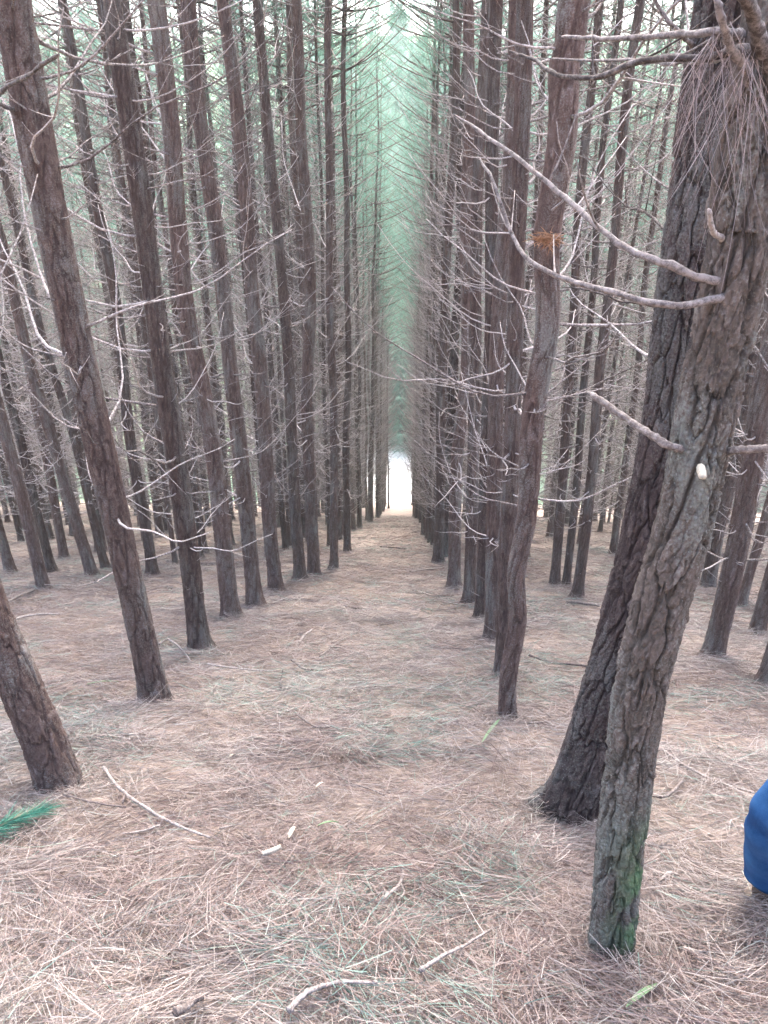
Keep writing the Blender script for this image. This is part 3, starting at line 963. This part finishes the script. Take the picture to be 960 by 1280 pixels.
# ---------------------------------------------------------------- things lying on the litter
G_STICK = 'dead sticks lying on the litter'
def stick(pix, r0, r1, label, seed, m=M_STICK, lift=0.02, forks=(), name='fallen_branch', cat='branch', group=G_STICK, kink=0.004):
    r = np.random.default_rng(seed)
    lift, r0, r1 = lift + 0.018, r0 * 1.25, r1 * 1.25
    pts = [on_ground(*p) + Vector((0, 0, lift)) for p in pix]
    if len(pts) == 2:
        pts.insert(1, (pts[0] + pts[1]) / 2 + Vector((0, 0, 0.01)))
    c = pts[len(pts) // 2].copy()
    P = spline([p - c for p in pts], 26)
    P[1:-1] += np.cumsum(r.normal(0, kink * 0.3, (24, 3)), axis=0) * np.sin(np.linspace(0, math.pi, 24))[:, None]
    R = np.linspace(r0, r1, 26)
    s = Soup()
    s.add(*tube(P, R * (1 + 0.15 * np.sin(np.arange(26) * 2.1)), 7, 0.25, r))
    for f in forks:
        Pf = spline([on_ground(*p) + Vector((0, 0, lift)) - c for p in f], 12)
        s.add(*tube(Pf, np.linspace(r0 * 0.6, r1 * 0.5, 12), 6, 0.2, r))
    return tag(link(name, s.mesh(name, [m]), None, c), label, cat, group)
stick([(131, 966), (150, 992), (185, 1018), (225, 1040), (264, 1055)], .007, .004, 'long bowed grey stick below the pine at the left edge', 1)
stick([(362, 1282), (385, 1262), (420, 1250), (472, 1246)], .008, .004, 'pale bent stick at the bottom edge of the picture', 2, lift=.05)
stick([(222, 1284), (240, 1272), (255, 1264)], .010, .008, 'stubby pale stick end at the bottom edge', 3, lift=.05)
stick([(812, 1003), (830, 1004), (848, 985), (858, 962), (866, 952)], .007, .004, 'crooked pale stick crossing another one right of the nearest pine', 4, lift=.03)
stick([(820, 942), (846, 962), (880, 980), (910, 992), (940, 1003)], .006, .004, 'long straight pale stick pointing at the person in jeans', 5, lift=.04)
stick([(822, 1112), (844, 1104)], .006, .005, 'short pale stick between the nearest pine and the person', 6, lift=.03)
stick([(480, 1003), (440, 985), (405, 970)], .004, .002, 'thin curved twig lying in the middle of the aisle', 7, lift=.03)
stick([(366, 895), (388, 912), (402, 916), (430, 912), (488, 908)], .006, .003, 'thin forked stick mid-aisle beyond the thin curved twig', 8, lift=.03, forks=[[(402, 916), (372, 920), (335, 928)]])
stick([(374, 808), (390, 792)], .010, .008, 'short thick stick tilted on the aisle, left of centre', 9, lift=.03)
stick([(400, 826), (425, 806), (452, 792)], .006, .004, 'straight slender stick beside the short thick one', 10, lift=.03)
stick([(200, 812), (212, 806), (228, 818), (240, 835)], .008, .005, 'kinked stick next to the slim straight pine', 11, lift=.04)
stick([(365, 832), (378, 842), (392, 845)], .008, .006, 'stubby stick standing out below the slim straight pine', 12, lift=.04)
stick([(352, 868), (350, 858), (354, 845)], .006, .004, 'dark upright twig poking out of the litter', 13, M_LIVE, lift=.04)
stick([(660, 824), (690, 834), (735, 838)], .010, .008, 'dark stick with green tinge behind the thin crooked pine', 14, M_LIVE, lift=.03)
stick([(708, 756), (748, 761)], .018, .014, 'pale cut branch at the foot of three slender pines', 15, lift=.03)
stick([(475, 686), (508, 689)], .016, .012, 'dark stick lying across the far aisle', 16, M_LIVE, lift=.04)
stick([(432, 763), (452, 765)], .011, .009, 'short dark stick lying flat half way down the aisle', 17, M_LIVE, lift=.03)
stick([(512, 718), (530, 716), (552, 713)], .014, .008, 'pale stick across the aisle against the right row', 18, lift=.04)
stick([(515, 740), (540, 748), (560, 752)], .009, .006, 'thin pale stick lying beside the right row of trunks', 19, lift=.03)
stick([(210, 705), (260, 707), (345, 705)], .035, .028, 'fallen log lying behind the trunks of the left row', 20, M_LIVE, lift=.03)
stick([(8, 760), (45, 742)], .014, .010, 'pale stick by the foot of the far left second-row pine', 21, lift=.05)
stick([(10, 784), (40, 776), (78, 774)], .010, .006, 'long thin stick left of the stout leaning pine', 22, lift=.05)
stick([(260, 836), (300, 842), (345, 845)], .006, .004, 'thin straight stick before the slim straight pine', 23, lift=.03)
stick([(525, 1230), (560, 1205), (612, 1178)], .006, .003, 'long weathered stick half buried in straw below the aisle centre', 24, lift=.045)
stick([(478, 1140), (500, 1118), (503, 1098)], .006, .004, 'forked grey twig in the straw left of the nearest pine', 25, lift=.045, forks=[[(500, 1118), (505, 1130), (497, 1140)]])
stick([(330, 1083), (343, 1078), (352, 1074)], .008, .007, 'short pale wood chip on the straw, lower left centre', 26, M_CHIP, .05, name='wood_chip', cat='wood chip', group='pale scraps on the litter', kink=.001)

rq = np.random.default_rng(93)
for k in range(46):
    y = 2.2 + 13 * rq.random() ** 1.3
    x = (rq.random() * 2 - 1) * (0.5 * y + 0.2)
    if not all((x - a) ** 2 + (y - b) ** 2 > 0.06 for a, b in ALL):
        continue
    n, ln, az = 8, rq.uniform(0.08, 0.3) * (1 + y / 12), rq.random() * 6.28
    t = np.linspace(-0.5, 0.5, n)
    px, py = x + ln * t * math.cos(az) + 0.1 * ln * t ** 2, y + ln * t * math.sin(az)
    P = np.stack([px - x, py - y, height(px, py) - hz(x, y) + 0.035 + 0.12 * ln * (t + 0.5) * rq.random()], -1)
    sm = Soup()
    sm.add(*tube(P, rq.uniform(.0025, .0045) * (1 + y / 14) * np.linspace(1, .6, n), 6, 0.3, rq))
    tag(link('dead_twig', sm.mesh('dead_twig', [M_STICK if k % 3 else M_LIVE]), None, (x, y, hz(x, y))),
        'short broken twig scattered loose on the needle litter', 'twig', 'short broken twigs scattered on the litter')

def leaf(px0, px1, width, label, mt, lift=0.045, name='fallen_leaf', cat='leaf'):
    a, b = on_ground(*px0) + Vector((0, 0, lift)), on_ground(*px1) + Vector((0, 0, lift + 0.012))
    d = b - a
    side = d.cross(Vector((0, SLOPE, 1))).normalized()
    up = Vector((0, 0, 1))
    t = np.linspace(0, 1, 12)
    V, Qs = [], []
    for tt in t:
        wv = width * math.sin(math.pi * min(1, tt * 0.94 + 0.03)) ** 0.7 / 2
        c = d * tt + up * 0.012 * math.sin(tt * 3.1) - d / 2
        for k, (sg, h) in enumerate(((-1, .005), (0, 0), (1, .006))):
            V.append(tuple(c + side * wv * sg + up * h))
    n = len(V)
    V += [(x, y, z - 0.0012) for x, y, z in V]
    for i in range(11):
        for k in range(2):
            q = [i * 3 + k, i * 3 + k + 1, i * 3 + k + 4, i * 3 + k + 3]
            Qs.append(q)
            Qs.append([v + n for v in q[::-1]])
        for k in (0, 2):
            Qs.append([i * 3 + k, i * 3 + k + 3, i * 3 + k + 3 + n, i * 3 + k + n])
    return tag(link(name, np_mesh(name, np.array(V), np.array(Qs), [mt]), None, a + d / 2), label, cat, 'pale scraps on the litter')
leaf((602, 936), (624, 908), .022, 'slim pale green leaf near the foot of the thin crooked pine', M_LEAF)
leaf((780, 1272), (818, 1246), .02, 'broad pale green leaf at the bottom edge, right of centre', M_LEAF)
leaf((362, 1058), (370, 1046), .02, 'small pale scrap lying upright on the straw above the wood chip', M_CHIP, name='bark_scrap', cat='scrap')
leaf((398, 1042), (424, 1040), .014, 'narrow whitish green leaf mid-foreground above the wood chips', M_LEAF)
leaf((395, 994), (406, 990), .018, 'tiny white scrap in the middle of the aisle', M_CHIP, name='bark_scrap', cat='scrap')
leaf((110, 862), (150, 860), .03, 'pale green frond lying left of the stout leaning pine foot', M_LEAF)
leaf((286, 957), (296, 953), .018, 'tiny white scrap left of the aisle centre', M_CHIP, name='bark_scrap', cat='scrap')

# fresh green pine sprig
a, b = on_ground(-30, 1062), on_ground(52, 1026)
sp = thing('pine_sprig', 'bright green fresh pine sprig lying on the straw at the left edge', 'sprig', (a + b) / 2)
c = (a + b) / 2
P = spline([a - c + Vector((0, 0, .05)), Vector((0, 0, .07)), b - c + Vector((0, 0, .055))], 14)
s = Soup()
s.add(*tube(P, np.linspace(.005, .002, 14), 6))
link('stem', s.mesh('stem', [M_LIVE]), sp)
n = 620
rq = np.random.default_rng(8)
tt = rq.random(n)
P0 = np.stack([np.interp(tt, np.linspace(0, 1, 14), P[:, k]) for k in range(3)], -1)
ax = np.array((b - a).normalized())
D = ax * 0.95 + rq.normal(0, 0.36, (n, 3)) * np.array([1, 1, .55])
D /= np.linalg.norm(D, axis=1, keepdims=True)
V, Q = strips(P0, D, rq.uniform(.07, .13, n), np.full(n, .0022), rq.normal(0, .12, n), -.1, 3, rq)
link('needles', np_mesh('needles', V, Q, [M_SPRIG], True, {'tint': np.repeat(rq.random(n), 8)}), sp)['kind'] = 'stuff'

# ---------------------------------------------------------------- the person at the right edge (mostly outside the frame)
foot = on_ground(952, 1136)
TURN = RAD(210)                                 # facing up the slope, half towards the camera
lf = Matrix.Rotation(TURN, 3, 'Z') @ Vector((-0.2, 0, 0)) + foot
pr = thing('person', 'person in blue jeans and brown shoes cut off by the right edge', 'person', Vector((lf.x, lf.y, hz(lf.x, lf.y) + 0.03)))
UP = SLOPE * 0.86
def skin_mesh(name, joints, edges, mt, levels=2, fn=None):
    """joints: (x, y, z, rx, ry); grown with a Skin modifier, then baked"""
    me = bpy.data.meshes.new(name)
    me.from_pydata([j[:3] for j in joints], edges, [])
    o = bpy.data.objects.new(name, me)
    COL.objects.link(o)
    md = o.modifiers.new('skin', 'SKIN')
    md.use_smooth_shade = True
    for v, j in zip(me.skin_vertices[0].data, joints):
        v.radius = (j[3], j[4])
    me.skin_vertices[0].data[0].use_root = True
    sb = o.modifiers.new('sub', 'SUBSURF')
    sb.levels = sb.render_levels = levels
    dg = bpy.context.evaluated_depsgraph_get()
    me2 = bpy.data.meshes.new_from_object(o.evaluated_get(dg))
    bpy.data.objects.remove(o)
    me2.name = name
    me2.materials.clear()
    me2.materials.append(mt)
    if fn:
        co = np.empty(len(me2.vertices) * 3, np.float32)
        no = np.empty(len(me2.vertices) * 3, np.float32)
        me2.vertices.foreach_get('co', co)
        me2.vertices.foreach_get('normal', no)
        co, no = co.reshape(-1, 3), no.reshape(-1, 3)
        me2.vertices.foreach_set('co', fn(co, no).astype(np.float32).ravel())
        me2.update()
    me2.polygons.foreach_set('use_smooth', np.full(len(me2.polygons), True))
    return me2
def part(name, me):
    return link(name, me, pr)
# local frame: the left foot at the origin, walking down the slope (+y); hips to the right
M_SKIN = plain('skin', (0.5, 0.33, 0.26), 0.5, 0.06, 20)
M_JACKET = plain('grey_jacket', (0.09, 0.1, 0.11), 0.85, 0.2, 90)
M_HAIR = plain('dark_hair', (0.03, 0.022, 0.018), 0.6, 0.3, 120)
M_SHOE = plain('brown_shoe', (0.055, 0.036, 0.026), 0.7, 0.25, 70)
M_SOLE = plain('shoe_sole', (0.12, 0.09, 0.07), 0.8, 0.2, 70)
mj, N, L, out = mat('blue_denim')
tc = N.new('ShaderNodeTexCoord')
nA = noise(N, L, tc.outputs['Object'], 9, 5)
nB = noise(N, L, tc.outputs['Object'], 420, 2)
rj = ramp(N, [(0.38, (0.007, 0.038, 0.115)), (0.62, (0.028, 0.095, 0.215))])
L(mathn(N, L, 'ADD', mathn(N, L, 'MULTIPLY', nA.outputs['Fac'], 0.7), mathn(N, L, 'MULTIPLY', nB.outputs['Fac'], 0.3)), rj.inputs[0])
bsdf(N, L, out, rj.outputs[0], 0.85, 0.15, nB.outputs['Fac'], 0.002, 0.5)
rf = foot.z - hz(lf.x, lf.y)                    # the right foot stands a little higher on the slope
hip = (0.10, 0.09, 0.90)
J = [(0.10, 0.09, 0.98, .085, .075), (0.10, 0.09, 1.18, .085, .07), (0.10, 0.09, 1.36, .09, .07), (0.10, 0.08, 1.47, .05, .05), (0.10, 0.09, 1.55, .052, .055), (0.10, 0.10, 1.65, .075, .092), (0.10, 0.10, 1.70, .055, .07),
     (0.01, 0.09, 0.88, .06, .06), (0.005, 0.06, 0.48, .052, .055), (0, 0.0, 0.10, .035, .038),
     (0.19, 0.09, 0.88, .06, .06), (0.32, 0.005, 0.49 + rf, .052, .055), (0.20, 0.0, 0.10 + rf, .035, .038),
     (-0.08, 0.08, 1.38, .042, .042), (-0.12, 0.08, 1.12, .04, .042), (-0.01, 0.29, 1.10, .027, .03),
     (0.28, 0.08, 1.38, .042, .042), (0.33, 0.09, 1.10, .04, .042), (0.32, 0.19, 0.88, .027, .03)]
E = [(0, 1), (1, 2), (2, 3), (3, 4), (4, 5), (5, 6), (0, 7), (7, 8), (8, 9), (0, 10), (10, 11), (11, 12), (2, 13), (13, 14), (14, 15), (2, 16), (16, 17), (17, 18)]
for wi, sgn, fy in ((15, -1, 0.01), (18, 1, 0.03)):      # hands: palm, four fingers and a thumb
    x0, y0, z0 = J[wi][:3]
    n0 = len(J)
    J.append((x0, y0 + fy, z0 - 0.07, .033, .018))
    pi = len(J) - 1
    E.append((wi, pi))
    for k, ln in enumerate((0.07, 0.082, 0.078, 0.062)):
        off = (k - 1.5) * 0.018
        J.append((x0, y0 + fy + 0.004 - off, z0 - 0.11, .009, .009))
        J.append((x0 - sgn * 0.008, y0 + fy + 0.006 - off, z0 - 0.11 - ln * 0.5, .0085, .0085))
        J.append((x0 - sgn * 0.024, y0 + fy + 0.008 - off, z0 - 0.11 - ln * 0.95, .007, .007))
        E += [(pi, len(J) - 3), (len(J) - 3, len(J) - 2), (len(J) - 2, len(J) - 1)]
    J.append((x0 - sgn * 0.01, y0 + fy + 0.04, z0 - 0.07, .011, .011))
    J.append((x0 - sgn * 0.02, y0 + fy + 0.055, z0 - 0.105, .009, .009))
    E += [(pi, len(J) - 2), (len(J) - 2, len(J) - 1)]
    if wi == 15:                                # this forearm is bent forward: swing the hand with it
        for q in range(n0, len(J)):
            x, y, z, ra, rb = J[q]
            J[q] = (x0 + 0.45 * (z0 - z) + (x - x0) * 0.6, y0 + 0.85 * (z0 - z) + (y - y0) * 0.3, z0 - 0.1 * (z0 - z) + (y - y0) * 0.7, ra, rb)
def face(co, no):
    f = co.copy()
    for (fx, fz, rr, dep) in ((0.10, 1.615, .014, .024), (0.072, 1.64, .013, -.008), (0.128, 1.64, .013, -.008), (0.10, 1.575, .02, .008), (0.10, 1.545, .02, .012)):
        wgt = np.exp(-((co[:, 0] - fx) ** 2 + (co[:, 2] - fz) ** 2) / (2 * rr * rr)) * (co[:, 1] > 0.13)
        f[:, 1] += dep * wgt
    for sg in (-1, 1):
        wgt = np.exp(-((co[:, 1] - 0.09) ** 2 + (co[:, 2] - 1.62) ** 2) / (2 * .016 ** 2)) * ((co[:, 0] - .10) * sg > .05)
        f[:, 0] += sg * .018 * wgt
    return f
pr_body = part('body', skin_mesh('body', J, E, M_SKIN, 2, face))
co = np.empty(len(pr_body.data.vertices) * 3, np.float32)
pr_body.data.vertices.foreach_get('co', co)
co = co.reshape(-1, 3)
M_EYE, M_LIP = plain('dark_eye', (0.03, 0.022, 0.018), 0.3, 0.1), plain('lip', (0.33, 0.15, 0.13), 0.5, 0.1)
def on_face(name, x, z, rx, ry, rz, mt):
    near_ = np.hypot(co[:, 0] - x, co[:, 2] - z) + (co[:, 1] < 0.12) * 9
    yf = co[np.argsort(near_)[:4], 1].mean()
    u, v = np.meshgrid(np.linspace(0, 2 * math.pi, 17)[:-1], np.linspace(0.02, math.pi - 0.02, 9))
    V = np.stack([x + rx * np.sin(v) * np.cos(u), yf + ry * np.cos(v), z + rz * np.sin(v) * np.sin(u)], -1).reshape(-1, 3)
    Q = [(r_ * 16 + c_, r_ * 16 + (c_ + 1) % 16, (r_ + 1) * 16 + (c_ + 1) % 16, (r_ + 1) * 16 + c_) for r_ in range(8) for c_ in range(16)]
    part(name, np_mesh(name, V, np.array(Q), [mt]))
for ex in (0.072, 0.128):
    on_face('eye', ex, 1.642, .0125, .006, .006, M_EYE)
    on_face('eyebrow', ex, 1.664, .018, .006, .0035, M_HAIR)
on_face('mouth', 0.10, 1.572, .022, .006, .006, M_LIP)
for sg in (-1, 1):
    on_face('ear', 0.10 + sg * 0.078, 1.615, .010, .018, .028, M_SKIN)
JN = Lattice(41, 64)
def denim(co, no):
    a = np.arctan2(co[:, 1], co[:, 0])
    z = co[:, 2]
    fold = np.sin(z * 62 + 3.5 * JN.value(a * 2 + 9, z * 9 + 5) * 3) * np.exp(-np.clip(z - 0.08, 0, None) / 0.12)
    knee = np.sin(z * 48 + a * 2.2) * np.exp(-((z - 0.48) / 0.12) ** 2)
    big = JN.fbm(a * 1.5 + 20, z * 5 + 20, None, 3) - 0.5
    hem = np.where(co[:, 0] > 0.1, 0.14 + rf, 0.14) + 0.004 * np.sin(a * 3 + 1)
    f = co + no * (0.006 * fold + 0.004 * knee + 0.012 * big)[:, None]
    f[:, 2] = np.maximum(f[:, 2], hem)
    return f
jl = [(0.10, 0.09, 0.98, .16, .13), (0.005, 0.09, 0.86, .11, .11), (0.003, 0.075, 0.66, .088, .09), (0.002, 0.055, 0.48, .074, .076), (0, 0.018, 0.30, .074, .077), (0, 0.0, 0.14, .068, .072), (0, -0.005, 0.055, .068, .074),
      (0.195, 0.09, 0.86, .11, .11), (0.27, 0.04, 0.68, .088, .088), (0.315, 0.0, 0.50 + rf, .08, .08), (0.268, -0.01, 0.33 + rf, .082, .082), (0.225, -0.005, 0.19 + rf, .082, .084), (0.203, -0.005, 0.05 + rf, .084, .086)]
je = [(0, 1), (1, 2), (2, 3), (3, 4), (4, 5), (5, 6), (0, 7), (7, 8), (8, 9), (9, 10), (10, 11), (11, 12)]
part('jeans', skin_mesh('jeans', jl, je, mj, 3, denim))
kj = [(0.10, 0.09, 0.80, .19, .15), (0.10, 0.09, 0.95, .19, .15), (0.10, 0.09, 1.12, .18, .145), (0.10, 0.09, 1.27, .19, .145), (0.10, 0.09, 1.38, .15, .12), (0.10, 0.085, 1.47, .085, .085),
      (-0.09, 0.08, 1.38, .085, .085), (-0.125, 0.08, 1.13, .066, .068), (-0.03, 0.25, 1.10, .052, .054),
      (0.29, 0.08, 1.38, .085, .085), (0.335, 0.09, 1.11, .066, .068), (0.32, 0.18, 0.92, .052, .054)]
part('jacket', skin_mesh('jacket', kj, [(0, 1), (1, 2), (2, 3), (3, 4), (4, 5), (4, 6), (6, 7), (7, 8), (4, 9), (9, 10), (10, 11)], M_JACKET, 2))
part('hair', skin_mesh('hair', [(0.10, 0.06, 1.63, .085, .07), (0.10, 0.09, 1.69, .082, .095), (0.10, 0.12, 1.725, .05, .04)], [(0, 1), (1, 2)], M_HAIR, 2))
for fx, fy, fz in ((0, 0, 0), (0.20, 0, rf)):
    s = part('shoe', skin_mesh('shoe', [(fx, fy - 0.055, fz + .045, .04, .04), (fx, fy + 0.02, fz + .05, .043, .045), (fx - .004, fy + 0.11, fz + .035 + UP * .05, .046, .034), (fx - .004, fy + 0.19, fz + .028 + UP * .09, .036, .024)], [(0, 1), (1, 2), (2, 3)], M_SHOE, 2))
    so = link('sole', skin_mesh('sole', [(fx, fy - 0.07, fz + .008, .046, .014), (fx, fy + 0.02, fz + .006 + UP * .01, .044, .013), (fx - .004, fy + 0.12, fz + .002 + UP * .055, .05, .013), (fx - .004, fy + 0.205, fz + UP * .095, .036, .012)], [(0, 1), (1, 2), (2, 3)], M_SOLE, 2), s)
pr.rotation_euler = (0, 0, TURN)

# ---------------------------------------------------------------- thin teal-tinted haze, added to lighten and pale the distance
hx0, hx1, hy0, hy1, hz0, hz1 = -110, 110, -6, 150, -62, 24
bx = [(x, y, z) for z in (hz0, hz1) for x, y in ((hx0, hy0), (hx1, hy0), (hx1, hy1), (hx0, hy1))]
hm = bpy.data.materials.new('haze')
hm.use_nodes = True
hm.node_tree.nodes.clear()
pv = hm.node_tree.nodes.new('ShaderNodeVolumePrincipled')
ho = hm.node_tree.nodes.new('ShaderNodeOutputMaterial')
pv.inputs['Color'].default_value = (0.86, 0.98, 0.94, 1)
pv.inputs['Density'].default_value = 0.0014
pv.inputs['Anisotropy'].default_value = 0.2
hm.node_tree.links.new(pv.outputs[0], ho.inputs['Volume'])
o = link('haze', np_mesh('haze', np.array(bx, float), np.array([(3, 2, 1, 0), (4, 5, 6, 7), (0, 1, 5, 4), (1, 2, 6, 5), (2, 3, 7, 6), (3, 0, 4, 7)]), [hm], False))
o['kind'] = 'stuff'
